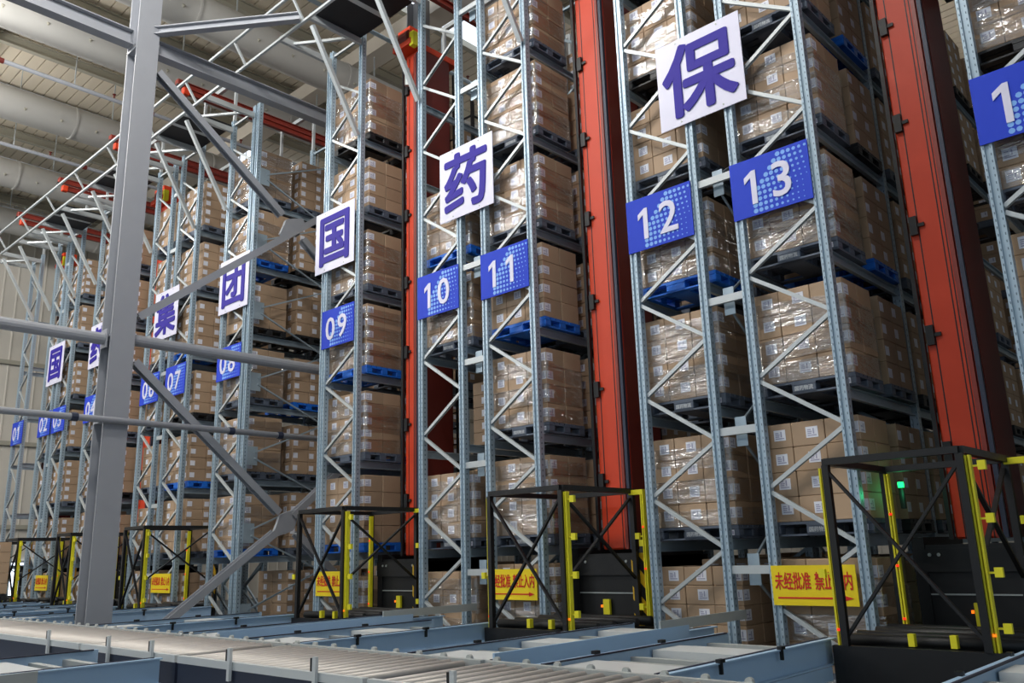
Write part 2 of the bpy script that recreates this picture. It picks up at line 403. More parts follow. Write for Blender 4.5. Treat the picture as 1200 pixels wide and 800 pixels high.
B(5.98, 8.94, 8.72, 6.85); B(9.22, 6.45, 12.08, 4.24); B(5.98, 4.17, 12.08, 8.96)
B(5.98, 3.38, 8.9, .88); B(9.3, .5, 11.6, -1.5); B(6.1, -1.5, 8.85, .52); B(9.2, .82, 12.08, 3.3)
gus = [(math.cos(a)*r_, math.sin(a)*r_) for a, r_ in [(math.radians(k), .34 if k % 90 in (35, 50) else .2) for k in (35, 50, 90, 130, 145, 180, 215, 230, 270, 310, 325, 0)]]
for yy, zz in ((8.97, 6.64), (9.08, .70)):
    mb = MB(); k = len(gus)
    mb.add([(-.035, yy+a, zz+b) for a, b in gus]+[(.035, yy+a, zz+b) for a, b in gus], [tuple(range(k)), tuple(range(k, 2*k))[::-1]]+[(i, (i+1) % k, k+(i+1) % k, k+i) for i in range(k)])
    build(mb, 'gusset_plate', 'column_grey', br)
def tie(y0, y1, z, w_, h_, label, name='tie_beam', round_=False):
    t = thing(name, label, 'beam', (CX, 0, z))
    mb = MB().tube((0, y0, 0), (0, y1, 0), w_/2, 14) if round_ else MB().hsec((0, y0, 0), (0, y1, 0), w_, h_, .02)
    build(mb, 'bar', 'column_grey', t, (0, 0, 0), False)
    y = 5.905 if y0 > 0 else 5.455
    build(MB().box(-.12, .12, y-.012, y+.012, -.16, .16), 'end_plate', 'column_grey', t)
    return t
tie(5.92, 12.15, 9.4+H, .22, .30, 'grey steel tie beam running back from the top of the tall column')
tie(-6, 5.44, 9.4+H, .22, .30, 'grey steel tie beam running forward from the top of the tall column')
tie(5.92, 12.15, 3.76+H, .20, .2, 'thick grey round tube strut running back from the tall column', 'tube_strut', True)
tie(-6, 5.44, 3.70+H, .20, .2, 'thick grey round tube strut running left out of view from the tall column', 'tube_strut', True)
t = thing('conduit_pipe', 'thin grey pipe crossing behind the tall column at rack sign height', 'pipe', (CX+.28, 0, 2.3+H))
build(MB().tube((0, -6, 0), (0, 13, 0), .055, 10), 'pipe', 'column_grey', t, (0, 0, 0), True)
for y in (5.0, 7.7, 8.7): build(MB().tube((0, y-.05, 0), (0, y+.05, 0), .07, 10), 'coupling', 'navy', t)
t = thing('roof_strut', 'grey steel strut from the tall column up to the outrigger truss', 'beam', (0, 0, 0))
build(MB().hsec((CX+.15, 5.8, 9.65+H), (-12.1, 7.55, 9.75+H), .14, .16, .02), 'bar', 'column_grey', t)

# ------------------------------------------------------------------ pallet racks
up_prof = [(-.05, -.05), (-.012, -.05), (-.012, -.036), (.012, -.036), (.012, -.05), (.05, -.05), (.05, .05), (.022, .05), (.022, .03), (-.022, .03), (-.022, .05), (-.05, .05)]
upm = MB().sweep((0, 0, .0), (0, 0, TOP), [(a, -b) for a, b in up_prof], (0, 1, 0)).mesh('upright', 'upright')
footm = MB().box(-.05, .05, -.05, .05, 0, .012).mesh('foot_plate', 'galv')
beam_m = {}
for i in range(3):
    Lb = FRAMES[i+1]-FRAMES[i]-.1
    beam_m[i] = MB().chan((0, -Lb/2, 0), (0, Lb/2, 0), .05, .12, .012).box(-.03, .03, -Lb/2-.004, -Lb/2+.004, -.1, .08).box(-.03, .03, Lb/2-.004, Lb/2+.004, -.1, .08).mesh('beam', 'steel')
_brace = {}
def brace_mesh(dx, dz, rear):
    k = (round(dx, 3), round(dz, 3), rear)
    if k not in _brace:
        m = MB()
        m.chan((0, 0, 0), (dx, 0, dz), .045, .045, .008, (0, 1, 0), 0, -1)
        _brace[k] = m.mesh('brace', 'steel_pale' if not rear else 'steel')
    return _brace[k]
NODE0, NP = H-.63-1.235, 1.235
for num, (xl, xr) in FR.items():
    W = xr-xl
    t = thing('pallet_rack', 'pale blue-grey perforated steel pallet rack, number %s on its blue sign' % NUMW[num], 'rack', (xl, 0, 0), 'pallet racks in a row')
    for fi, y in enumerate(FRAMES):
        if fi > BAYS.get(num, 3 if num >= 8 else 2): continue
        for px in (.05, W-.05):
            inst('upright', upm, t, (px, y, .012)); inst('foot_plate', footm, t, (px, y, 0))
        if fi > 2 and fi < BAYS.get(num, 3): continue
        k = 0
        z = NODE0
        while z+NP < TOP+.1 and z < TOP-.3:
            inst('brace', brace_mesh(W-.2, NP/2-.06, fi > 0), t, (.1, y, z+.03))
            inst('brace', brace_mesh(W-.2, -(NP/2-.06), fi > 0), t, (.1, y, z+NP-.03))
            z += NP
        inst('brace', brace_mesh(W-.2, 0, fi > 0), t, (.1, y, TOP-.1))
    for bi in range(BAYS.get(num, 3 if num >= 8 else 2)):
        yc = (FRAMES[bi]+FRAMES[bi+1])/2
        for z in LV:
            for px in (.05, W-.05): inst('beam', beam_m[0], t, (px, yc, z-.064))
    # spacers tying a back-to-back pair
    if num in (2, 4, 6, 10, 12):
        gap = FR[num+1][0]-xr
        sm = MB().bar((0, 0, 0), (gap, 0, 0), .05, .09).mesh('row_spacer', 'steel_pale')
        gp = MB().box(-.07, .07, .0, .012, -.17, .17).mesh('gusset_plate', 'steel')
        rd = MB().bar((gap*.45, .12, .1), (gap*.45, 2.0, 1.4), .025, .025).mesh('tie_rod', 'steel')
        rd2 = MB().bar((gap*.45, .12, -.1), (gap*.45, 2.0, -1.4), .025, .025).mesh('tie_rod', 'steel')
        for j, z in enumerate((-.24, 1.30, 2.87, 4.4, 5.95, 7.5, 9.0)):
            inst('row_spacer', sm, t, (W, 8.85, z+H))
            inst('gusset_plate', gp, t, (W+gap*.45, 8.95, z+H)); inst('tie_rod', rd2, t, (W, 8.85, z+H))
            if z < 8.4: inst('tie_rod', rd, t, (W, 8.85, z+H))
    if num in (8,):                          # braced back face in the column gap
        gp = MB().box(0, .012, -.12, .12, -.19, .19).mesh('gusset_plate', 'steel')
        spm = MB().bar((0, 0, 0), (.10, 0, 0), .04, .05).mesh('row_spacer', 'steel_pale')
        inst('upright', upm, t, (W+.13, 8.85, .012))
        for j in range(7):
            z = LV[0]-.1+1.53*j
            inst('gusset_plate', gp, t, (W+.185, 9.0, z+.55)); inst('row_spacer', spm, t, (W, 8.85, z+.5))
            build(MB().bar((W+.2, 9.05, z+.62), (W+.2, 10.9, z+1.4), .03, .03), 'tie_rod', 'steel', t)
            build(MB().bar((W+.2, 9.05, z+.5), (W+.2, 10.9, z-.3), .03, .03), 'tie_rod', 'steel', t)
    if num == 9:
        inst('upright', upm, t, (-.17, 8.95, .012))
        for j in range(7): build(MB().bar((-.12, 8.93, LV[j]+.5), (0, 8.87, LV[j]+.5), .04, .05), 'row_spacer', 'steel_pale', t)

# outriggers: arm and knee brace in front of every upright frame, plus the two chords along the row
arm_m = MB().chan((0, YF, 0), (0, 7.64, 0), .07, .12, .012).mesh('arm', 'steel_pale')
knee_m = MB().chan((0, YF-.04, 7.72+H), (0, 7.70, 9.56+H), .07, .08, .012, (1, 0, 0)).mesh('knee_brace', 'steel_pale')
for num, (xl, xr) in FR.items():
    t = thing('rack_outrigger', 'pale steel outrigger bracket with knee braces at the top front of rack '+NUMW[num], 'bracket', (xl, 0, 0), 'outrigger brackets')
    W = xr-xl
    for px in (.05, W-.05): inst('arm', arm_m, t, (px, 0, 9.72+H))
    inst('knee_brace', knee_m, t, (.05 if num % 2 == 0 else W-.05, 0, 0))
    build(MB().bar((.05, 7.9, 9.72+H), (W-.05, 8.6, 9.72+H), .05, .05), 'plan_brace', 'steel_pale', t)
tr = thing('outrigger_truss', 'long pale steel truss of two chords running along the top front of all racks', 'truss', (0, 7.6, 9.66+H))
for a, (x0, x1) in enumerate(((-31, -20.4), (-20.4, -9.8), (-9.8, 1.0))):
    build(MB().bar((x0, 0, 0), (x1, 0, 0), .05, .05), 'chord', 'steel_pale', tr)
    build(MB().bar((x0, -.28, .42), (x1, -.28, .42), .05, .05), 'chord', 'steel_pale', tr)
lm = MB().bar((0, 0, 0), (0, -.28, .42), .04, .04).mesh('lacing', 'steel_pale')
for i in range(16): inst('lacing', lm, tr, (-30.5+2.05*i, 0, 0))

# ------------------------------------------------------------------ aisles: top rails, roof panels over the aisle mouths
AISLES = [(1, 2), (3, 4), (5, 6), (7, 8), (9, 10), (11, 12), (13, 14)]
rail_m = MB().hsec((0, 7.8, 0), (0, 32, 0), .10, .15, .02).mesh('rail', 'rail_red')
for a, b in AISLES:
    xc = (FR[a][1]+FR[b][0])/2
    t = thing('crane_top_rail', 'dark red crane guide rail above the aisle between racks %s and %s' % (NUMW[a], NUMW[b]), 'rail', (xc, 0, 10.85+H), 'crane top rails')
    inst('rail', rail_m, t); inst('rail', rail_m, t, (.35, 0, -.35))
    build(MB().cbox(-.08, .08, 7.74, 7.9, -.10, .08, .02), 'end_stop', 'rail_red', t); build(MB().cbox(.28, .42, 7.74, 7.9, -.46, -.28, .02), 'end_stop', 'orange', t)
    build(MB().tube((.2, 7.72, -.2), (.2, 7.66, -.2), .05, 10), 'buffer', 'black', t)
    for yy in (8.85, 11.0, 13.15):
        for xx in (FR[a][1]-xc-.05, FR[b][0]-xc+.05): build(MB().bar((xx, yy, TOP+.012-10.85-H), (xx, yy, .25), .06, .06), 'strut', 'steel_pale', t)
        build(MB().bar((FR[a][1]-xc-.02, yy, .2), (FR[b][0]-xc+.02, yy, .2), .08, .1), 'cross_tie', 'steel_pale', t)
    if (a, b) != (1, 2):
        p = thing('aisle_canopy_panel', 'black panel pair over the aisle mouth between racks %s and %s' % (NUMW[a], NUMW[b]), 'panel', (xc, 8.22, 9.78+H), 'black canopy panels')
        hw = (FR[b][0]-FR[a][1])/2+.08
        for s in (0, 1):
            build(MB().box(-hw+s*(hw+.06), -.06+s*(hw+.06), -.55, .55, 0, .05), 'panel', 'panel_black', p)
        build(MB().box(-.06, .06, -.5, .5, 0, .05), 'rib', 'steel_pale', p)

# ------------------------------------------------------------------ stacker cranes
def crane(a, b, y0, wd, dp, zt, xoff=0):
    xc = (FR[a][1]+FR[b][0])/2+xoff
    t = thing('stacker_crane', 'orange-red stacker crane mast in the aisle between racks %s and %s' % (NUMW[a], NUMW[b]), 'crane', (xc, y0, 0), 'stacker cranes')
    z0 = H+.02; hw = wd/2
    build(MB().cbox(-hw, hw, 0, dp, z0, zt, .02), 'mast', 'orange', t)
    build(MB().box(hw+.001, hw+.012, .03, dp+.25, z0, zt), 'mast_shade_side', 'dark_red', t)  # dark red sheet paints the shade on the mast's right side
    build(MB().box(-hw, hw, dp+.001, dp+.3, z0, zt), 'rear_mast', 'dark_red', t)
    for xx, mm in ((-hw-.05, 'black'), (hw-.10, 'rail_red'), (hw-.035, 'navy')):
        build(MB().box(xx, xx+.045, -.055, -.001, z0, zt-.1), 'guide_rail', mm, t)
    for xx in (-hw+.10, hw-.17, hw-.13): build(MB().box(xx-.006, xx+.006, -.004, .0, z0, zt-.1), 'seam', 'black', t)
    for z in [z0+.9+1.28*i for i in range(7)]:
        if z < zt-.4:
            build(MB().box(-hw+.02, -hw+.10, -.05, 0, z-.11, z+.11).box(-hw+.03, -hw+.17, -.03, -.01, z-.02, z+.02), 'clamp', 'black', t)
    # head
    hd = build(MB().box(-hw-.1, hw+.02, -.25, dp+.5, zt, zt+.12).box(-hw, hw-.05, -.2, .2, zt+.12, zt+.42), 'mast_head', 'orange', t)
    build(MB().tube((-.12, -.1, zt+.2), (.12, -.1, zt+.2), .18, 16), 'sheave', 'dark_red', hd)
    build(MB().box(hw-.02, hw+.09, -.24, -.12, zt-.05, zt+.24), 'limit_switch', 'yellow', hd)
    build(MB().tube((-.02, -.12, zt-.75), (-.02, -.12, zt-.4), .05, 10), 'motor', 'galv', t)
    # lower truck and carriage
    build(MB().cbox(-.62, .62, -.28, 1.6, .18, .72, .03), 'lower_truck', 'black', t)
    cg = build(MB().box(-.6, .6, -.22, -.04, .75, 1.62).box(-.62, .62, -.26, 1.2, 1.35, 1.58).box(-.62, -.5, -.24, 1.1, .72, 1.7).box(.5, .62, -.24, 1.1, .72, 1.7), 'carriage', 'black', t)
    build(MB().box(-.55, .55, -.235, -.222, 1.12, 1.135), 'edge_strip', 'galv', cg)
    for xx in (-.45, -.36, .3, .42): build(MB().tube((xx, -.262, 1.52), (xx, -.275, 1.52), .018, 8), 'bolt', 'galv', cg)
    build(MB().box(.5, .62, -.24, -.10, 1.7, 1.78), 'bracket', 'yellow', cg)
    build(MB().box(-.1, .0, -.27, -.23, .82, 1.05), 'beacon_post', 'yellow', t)
    build(MB().box(-.13, -.11, -.28, -.25, .95, .98), 'beacon', 'led_orange', t)
    for yy in (.05, 1.3): build(MB().tube((-.08, yy, .17), (.08, yy, .17), .16, 18), 'wheel', 'galv', t)
    # ladder on the far side of the mast
    ld = MB()
    for s in (-.18, .18): ld.bar((s, dp+.42, z0), (s, dp+.42, zt-.2), .03, .03)
    for i in range(28): ld.bar((-.18, dp+.42, z0+.2+.28*i), (.18, dp+.42, z0+.2+.28*i), .02, .02)
    build(ld, 'ladder', 'black', t)
    cp = MB()
    for xx in (.25, .6):
        for yy in (dp+.5, dp+.9): cp.bar((xx, yy, zt-2.2), (xx, yy, zt-.6), .03, .03)
    for z in (zt-.62, zt-1.2, zt-2.1):
        cp.bar((.25, dp+.5, z), (.6, dp+.5, z), .03, .03); cp.bar((.6, dp+.5, z), (.6, dp+.9, z), .03, .03)
    cp.box(.2, .65, dp+.45, dp+.95, zt-2.3, zt-2.2)
    build(cp, 'service_platform', 'black', t)
    return t
ZT = H+9.25
crane(13, 14, 9.8, .50, .55, ZT, 0)
crane(11, 12, 9.42, .52, .5, ZT, -.06)
crane(9, 10, 9.38, .40, .45, ZT+.1, 0)
crane(5, 6, 9.36, .60, .45, ZT+.2, 0)
crane(1, 2, 9.36, .5, .45, ZT+.2, 0)

# ------------------------------------------------------------------ pallets and carton loads
PW, PD, PH = 1.18, .80, .15
def pallet_mesh(m):
    b = MB(); hw, hd = PW/2, PD/2
    for i in range(7):
        y0 = -hd+i*(PD+.02)/7; b.box(-hw, hw, y0, y0+.095, PH-.028, PH)
    for x0, x1 in ((-hw, -hw+.15), (-.14, .14), (hw-.15, hw)):
        b.box(x0, x1, -hd, hd, PH-.045, PH-.028)
        for y0, y1 in ((-hd, -hd+.13), (-.07, .07), (hd-.13, hd)): b.cbox(x0, x1, y0, y1, .022, PH-.045, .008)
        b.box(x0, x1, -hd, hd, 0, .022)
    for y0, y1 in ((-hd, -hd+.1), (hd-.1, hd)): b.box(-hw, hw, y0, y1, 0, .02)
    return b.mesh('pallet', m)
PAL = {c: pallet_mesh('pallet_'+c) for c in ('grey', 'black', 'blue')}
stencil = text_mesh('国药物流', .055, 'stencil', .001)
tagm = MB().box(-.018, .018, -.002, 0, -.03, .03).box(-.010, .010, -.003, -.002, -.018, .018, 1).mesh('barcode_tag', ['paper', 'ink'])
def label_mesh(side):
    b = MB()
    if side == 0:
        b.box(-.068, .068, -.003, 0, -.06, .06)
        for x0, x1, z0, z1 in ((-.05, .0, .0, .012), (-.05, -.01, .02, .032), (.012, .026, -.02, .04), (-.05, .05, -.042, -.03), (-.05, -.005, -.02, -.008)):
            b.box(x0, x1, -.004, -.003, z0, z1, 1)
    else:
        b.box(0, .003, -.068, .068, -.06, .06)
        for x0, x1, z0, z1 in ((-.045, .0, .0, .012), (.012, .026, -.02, .04), (-.045, .045, -.042, -.03)):
            b.box(.003, .004, x0, x1, z0, z1, 1)
    return b.mesh('label', ['paper', 'ink'])
LAB = [label_mesh(0), label_mesh(1)]
_cart = {}
def carton_mesh(a, b, c):
    k = (round(a, 3), round(b, 3), round(c, 3))
    if k not in _cart:
        m = MB().cbox(-a/2, a/2, -b/2, b/2, 0, c, .007)
        _cart[k] = m.mesh('carton', 'carton')
    return _cart[k]
_film = {}
def film_mesh(W, D, Ht, var):
    k = (round(W, 2), round(D, 2), round(Ht, 2), var)
    if k in _film: return _film[k]
    rnd = random.Random(hash((var, 3)) & 255); b = MB(); NS = 8
    hw, hd = W/2+.008, D/2+.008
    cor = [(-hw, -hd), (hw, -hd), (hw, hd), (-hw, hd)]
    zc = [Ht*.82, Ht*.55, Ht*.28, Ht*.06] if var % 2 == 0 else [Ht*.7, Ht*.38, Ht*.10]
    for z0 in zc:
        bw = rnd.uniform(.18, .30); tl = rnd.uniform(-.10, .10); ph = rnd.uniform(0, 6); vs = []
        for s in range(4):
            for j in range(NS):
                f = j/NS; (xa, ya), (xb, yb) = cor[s], cor[(s+1) % 4]
                ang = 2*math.pi*(s+f)/4
                zz = z0+tl*math.sin(ang+ph)
                for q in range(4):
                    off = 1+rnd.uniform(0, .006) if 0 < q < 3 and j else 1.0
                    z = min(max(zz+bw*(q-1.5)/1.5*.5, .005), Ht-.004)
                    vs.append(((xa+(xb-xa)*f)*off, (ya+(yb-ya)*f)*off, z))
        n_ = 4*NS
        fs = [(4*i+q, 4*((i+1) % n_)+q, 4*((i+1) % n_)+q+1, 4*i+q+1) for i in range(n_) for q in range(3)]
        b.add(vs, fs)
    _film[k] = b.mesh('stretch_film', 'film', True)
    return _film[k]
_solid = {}
def solid_load(W, n, lh, nx):
    k = (round(W, 2), n, lh, nx)
    if k in _solid: return _solid[k]
    b = MB(); a = W/nx; d = PD/2
    for l in range(n):
        for i in range(nx):
            for j in range(2):
                x0 = -W/2+a*i; y0 = -PD/2+d*j
                b.cbox(x0+.004, x0+a-.004, y0+.004, y0+d-.004, l*lh+.002, (l+1)*lh-.002, .007)
            xc = -W/2+a*(i+.5); zc = (l+.5)*lh
            b.box(xc-.06, xc+.06, -PD/2-.001, -PD/2+.003, zc-.055, zc+.055, 1); b.box(xc+.012, xc+.03, -PD/2-.002, -PD/2-.001, zc-.02, zc+.04, 2)
        for j in (0, 1):
            yc = -PD/2+d*(j+.2); zc = (l+.5)*lh
            b.box(W/2-.003, W/2+.001, yc-.055, yc+.055, zc-.055, zc+.055, 1)
    _solid[k] = b.mesh('carton_load', ['carton', 'paper', 'ink'])
    return _solid[k]
VAR = [(4, .262), (5, .215), (4, .245), (5, .228), (4, .285)]
BLUE = {(12, 3), (11, 3), (10, 4), (9, 3), (9, 1), (7, 2), (7, 4), (8, 1), (8, 5)}
BLACK = {(9, 6), (8, 4), (7, 3), (14, 5), (14, 4), (5, 2), (12, 5), (12, 6)}
ROWN = ['front', 'second', 'third', 'fourth', 'fifth', 'sixth', 'seventh', 'eighth', 'ninth', 'tenth', 'eleventh', 'twelfth', 'thirteenth', 'fourteenth', 'fifteenth', 'sixteenth']
ROWY = [8.97+PD/2+2.15*(r//2)+1.06*(r % 2) for r in range(16)]
def put_load(num, lv, row, detail):
    xl, xr = FR[num]; W0 = xr-xl+.09; xc = (xl+xr)/2; sx = W0/PW
    z = LV[lv]; y = ROWY[row]+random.uniform(-.015, .015)
    col = 'blue' if ((num, lv) in BLUE and row == 0) or (num, lv, row) in ((13, 3, 1), (13, 5, 1), (9, 2, 1), (8, 3, 1)) else ('black' if (num, lv) in BLACK else 'grey')
    if row and col == 'grey' and random.random() < .3: col = 'black'
    where = ', %s place of rack %s, %s level from the floor' % (ROWN[row], NUMW[num], ORD[lv+1])
    p = tag(inst('pallet', PAL[col], None, (xc, y, z+.002), None, (sx, 1, 1)), '%s plastic pallet%s' % ({'grey': 'dark grey', 'black': 'black', 'blue': 'bright blue'}[col], where), 'pallet', 'plastic pallets in the racks')
    if col == 'grey' and detail and num >= 10:
        inst('stencil', stencil, p, (0, -PD/2-.001, .065), FACE)
        inst('barcode_tag', tagm, p, (PW/2-.075, -PD/2, .065))
    n, lh = VAR[(num*3+lv*7+row*2) % 5]
    if (num, lv) in ((12, 1), (13, 1), (11, 1), (11, 2), (13, 2), (12, 2), (13, 3)): n, lh = 4, .268
    if (num, lv) in ((13, 4), (13, 5), (12, 4)): n, lh = 4, .262
    nx = 3 if (num+lv) % 4 else 2
    if num >= 12: nx = 3
    W = W0-.03
    zb = z+.002+PH+.001
    if not detail:
        o = inst('carton_load', solid_load(W, n, lh, nx), None, (xc, y, zb))
        return tag(o, 'stack of brown cartons'+where, 'carton stack', 'carton stacks in the racks')
    t = thing('carton_load', 'wrapped stack of labelled cartons'+where, 'carton stack', (xc, y, zb), 'carton stacks in the racks')
    a, d = W/nx, PD/2
    cmsh = carton_mesh(a-.006, d-.006, lh-.003)
    nolab = random.random() < .12
    for l in range(n):
        for i in range(nx):
            for j in range(2):
                c = inst('carton', cmsh, t, (-W/2+a*(i+.5)+random.uniform(-.004, .004), -PD/2+d*(j+.5)+random.uniform(-.003, .003), l*lh))
                if j == 0 and not (nolab and l % 2):
                    inst('label', LAB[0], c, (a*.30 if i == nx-1 else (a*.12 if nx == 3 else a*.2), -(d-.006)/2, lh*.52))
                if i == nx-1 and not nolab and j == 0:
                    inst('label', LAB[1], c, ((a-.006)/2, -d*.30, lh*.52))
    if (num*5+lv*3) % 4 != 0:
        inst('stretch_film', film_mesh(W, PD, n*lh, (num+lv) % 4), t)
    return t
EMPTY = {(10, 2, 0), (10, 5, 0), (10, 6, 0), (10, 5, 1), (10, 6, 1), (8, 0, 0), (1, 0, 0), (1, 1, 0), (1, 2, 0), (1, 3, 0), (1, 4, 0), (1, 5, 0), (1, 6, 0)}
for num in FR:
    for lv in range(7):
        for row in range(2*BAYS.get(num, 3 if num >= 8 else 1)):
            if num == 1: continue
            if (num, lv, row) in EMPTY: continue
            if row >= 2 and num not in (13, 11, 9, 8): continue
            if row >= 1 and random.random() < .12: continue
            put_load(num, lv, row, row == 0 and num >= 8)

# ------------------------------------------------------------------ signs
def board(name, label, cat, x0, x1, z0, z1, m, group, y=YF-.012):
    t = thing(name, label, cat, ((x0+x1)/2, y, (z0+z1)/2), group)
    hw, hh = (x1-x0)/2, (z1-z0)/2
    build(MB().box(-hw, hw, -.006, .006, -hh, hh), 'board', m, t)
    return t
dots = MB()
for i in range(11):
    for j in range(10):
        # halftone sweep: dots grow towards the upper left of the pattern
        x = -.20+i*.066; z = -.31+j*.068
        lim = -.22+.0*j
        r = .030*(1-i*.085) if True else 0
        xs = x+max(0, (j-3))*.055
        if xs > .47 or r < .006: continue
        k = 8
        dots.add([(xs+r*math.cos(2*math.pi*q/k), -.0075, z+r*math.sin(2*math.pi*q/k)) for q in range(k)]+[(xs+r*math.cos(2*math.pi*q/k), -.006, z+r*math.sin(2*math.pi*q/k)) for q in range(k)],
                 [tuple(range(k))]+[(q, (q+1) % k, k+(q+1) % k, k+q) for q in range(k)])
ONE = digit_one(.60)
dotm = dots.mesh('dot_pattern', 'sign_dot')
for num, (xl, xr) in FR.items():
    t = board('number_sign', 'blue rack sign with the white number '+NUMW[num], 'sign', xl, xl+.98, 3.76+H, 4.48+H, 'sign_blue', 'rack number signs')
    tag(inst('dot_pattern', dotm, t), kind='stuff')
    for k, ch in enumerate('%02d' % num): inst('digit', ONE if ch == '1' else text_mesh(ch, .60, 'sign_white', 0, .003, 1, 'CENTER', .007), t, (-.21+.36*k, -.012, -.01), FACE)
for ch, x0, what in (('国', -27.25, 'over racks two and three'), ('药', -24.1, 'over racks four and five'), ('集', -20.1, 'over racks six and seven'), ('团', -16.9, 'on rack eight'), ('国', -13.2, 'on rack nine'),
                     ('药', -9.64, 'over racks ten and eleven'), ('保', -5.36, 'over racks twelve and thirteen')):
    t = board('character_sign', 'square white sign with violet-blue character %s %s' % (ch, what), 'sign', x0, x0+1.22, 5.25+H, 6.47+H, 'sign_white', 'white character signs', YF-.03)
    inst('character', text_mesh(ch, 1.06, 'sign_ink', 0, .006, 1, 'CENTER', .026), t, (0, -.012, 0), FACE)
    bm_ = MB().tube((0, -.006, 0), (0, -.012, 0), .012, 8).mesh('screw', 'galv')
    for sx_ in (-.3, .3):
        for sz in (-.56, .56): inst('screw', bm_, t, (sx_, 0, sz))
for num in (3, 5, 7, 9, 11, 13):
    x0 = FR[num][0]+.03
    t = board('warning_sign', 'yellow warning sign with red characters and arrow at the foot of rack '+NUMW[num], 'sign', x0, x0+.91, H-.605, H-.20, 'sign_yellow', 'yellow warning signs', YF-.016)
    inst('lettering', text_mesh('未经批准', .125, 'sign_red', .002, .002, .8, 'LEFT'), t, (-.42, -.009, .045), (math.pi/2, 0, 0), (1, 1.5, 1))
    inst('lettering', text_mesh('禁止入内', .125, 'sign_red', .002, .002, .8, 'LEFT'), t, (.02, -.009, .045), (math.pi/2, 0, 0), (1, 1.5, 1))
    ar = MB().box(-.40, .32, -.009, -.006, -.135, -.118).add([(.31, -.009, -.155), (.41, -.009, -.1265), (.31, -.009, -.098), (.31, -.006, -.155), (.41, -.006, -.1265), (.31, -.006, -.098)], [(0, 1, 2), (0, 3, 4, 1), (1, 4, 5, 2)])
    build(ar, 'arrow', 'sign_red', t)

# ------------------------------------------------------------------ conveyors
ZR = .85                                     # top of rails and rollers
def leg_mesh(h): return MB().box(-.04, .04, -.04, .04, .02, h).box(-.07, .07, -.07, .07, 0, .02).mesh('leg', 'rail_blue')
LEGM = leg_mesh(ZR-.26)
MY0, MY1 = 3.72, 4.88
rol_m = MB().tube((0, MY0+.07, 0), (0, MY1-.07, 0), .034, 10).mesh('roller', 'roller', True)
whl_m = MB().tube((0, 0, 0), (0, .03, 0), .028, 10).mesh('end_cap', 'rail_grey')
secs = [(-30.0, -24.2), (-24.15, -18.2), (-18.15, -13.9), (-13.85, -9.75), (-9.7, -7.6), (-7.55, -4.9), (-4.85, -2.4)]
SEC_L = ['farthest section, at the end wall side', 'second section from the far left', 'section in front of the tall column', 'section right of the tall column', 'section joining the near blue lane', 'section in front of racks ten and eleven', 'near right section at the picture edge']
for (x0, x1), lab in zip(secs, SEC_L):
    t = thing('roller_conveyor', 'steel roller conveyor along the racks, '+lab, 'conveyor', (0, 0, 0), 'main roller conveyor sections')
    f0 = build(MB().box(x0, x1, MY0, MY0+.05, ZR-.04, ZR+.02).box(x0, x1, MY0+.01, MY0+.04, ZR-.30, ZR-.04, 1), 'side_frame', ['plate', 'navy'], t)
    f1 = build(MB().box(x0, x1, MY1-.05, MY1, ZR-.30, ZR+.02), 'side_frame', 'rail_grey', t)
    n = int((x1-x0)/.15)
    for i in range(n): inst('roller', rol_m, t, (x0+.07+i*.15, 0, ZR-.02))
    if x0 > -20:
        for i in range(0, n, 2): inst('end_cap', whl_m, t, (x0+.07+i*.15, MY1-.005, ZR+.02))
    for yy in (MY0+.06, MY1-.06):
        for xx in (x0+.3, x1-.3): inst('leg', LEGM, t, (xx, yy, 0))
    build(MB().box(x0+.02, x1-.02, MY0+.06, MY1-.06, ZR-.2, ZR-.17), 'under_tray', 'navy', t)
    for xx in (x0+(x1-x0)*.35, x0+(x1-x0)*.8):
        b_ = build(MB().box(xx-.02, xx+.02, MY0-.03, MY0-.005, ZR-.12, ZR+.13), 'sensor_bracket', 'plate', t)
        build(MB().box(xx-.045, xx-.02, MY0-.03, MY0+.0, ZR+.03, ZR+.12), 'sensor', 'black', b_)

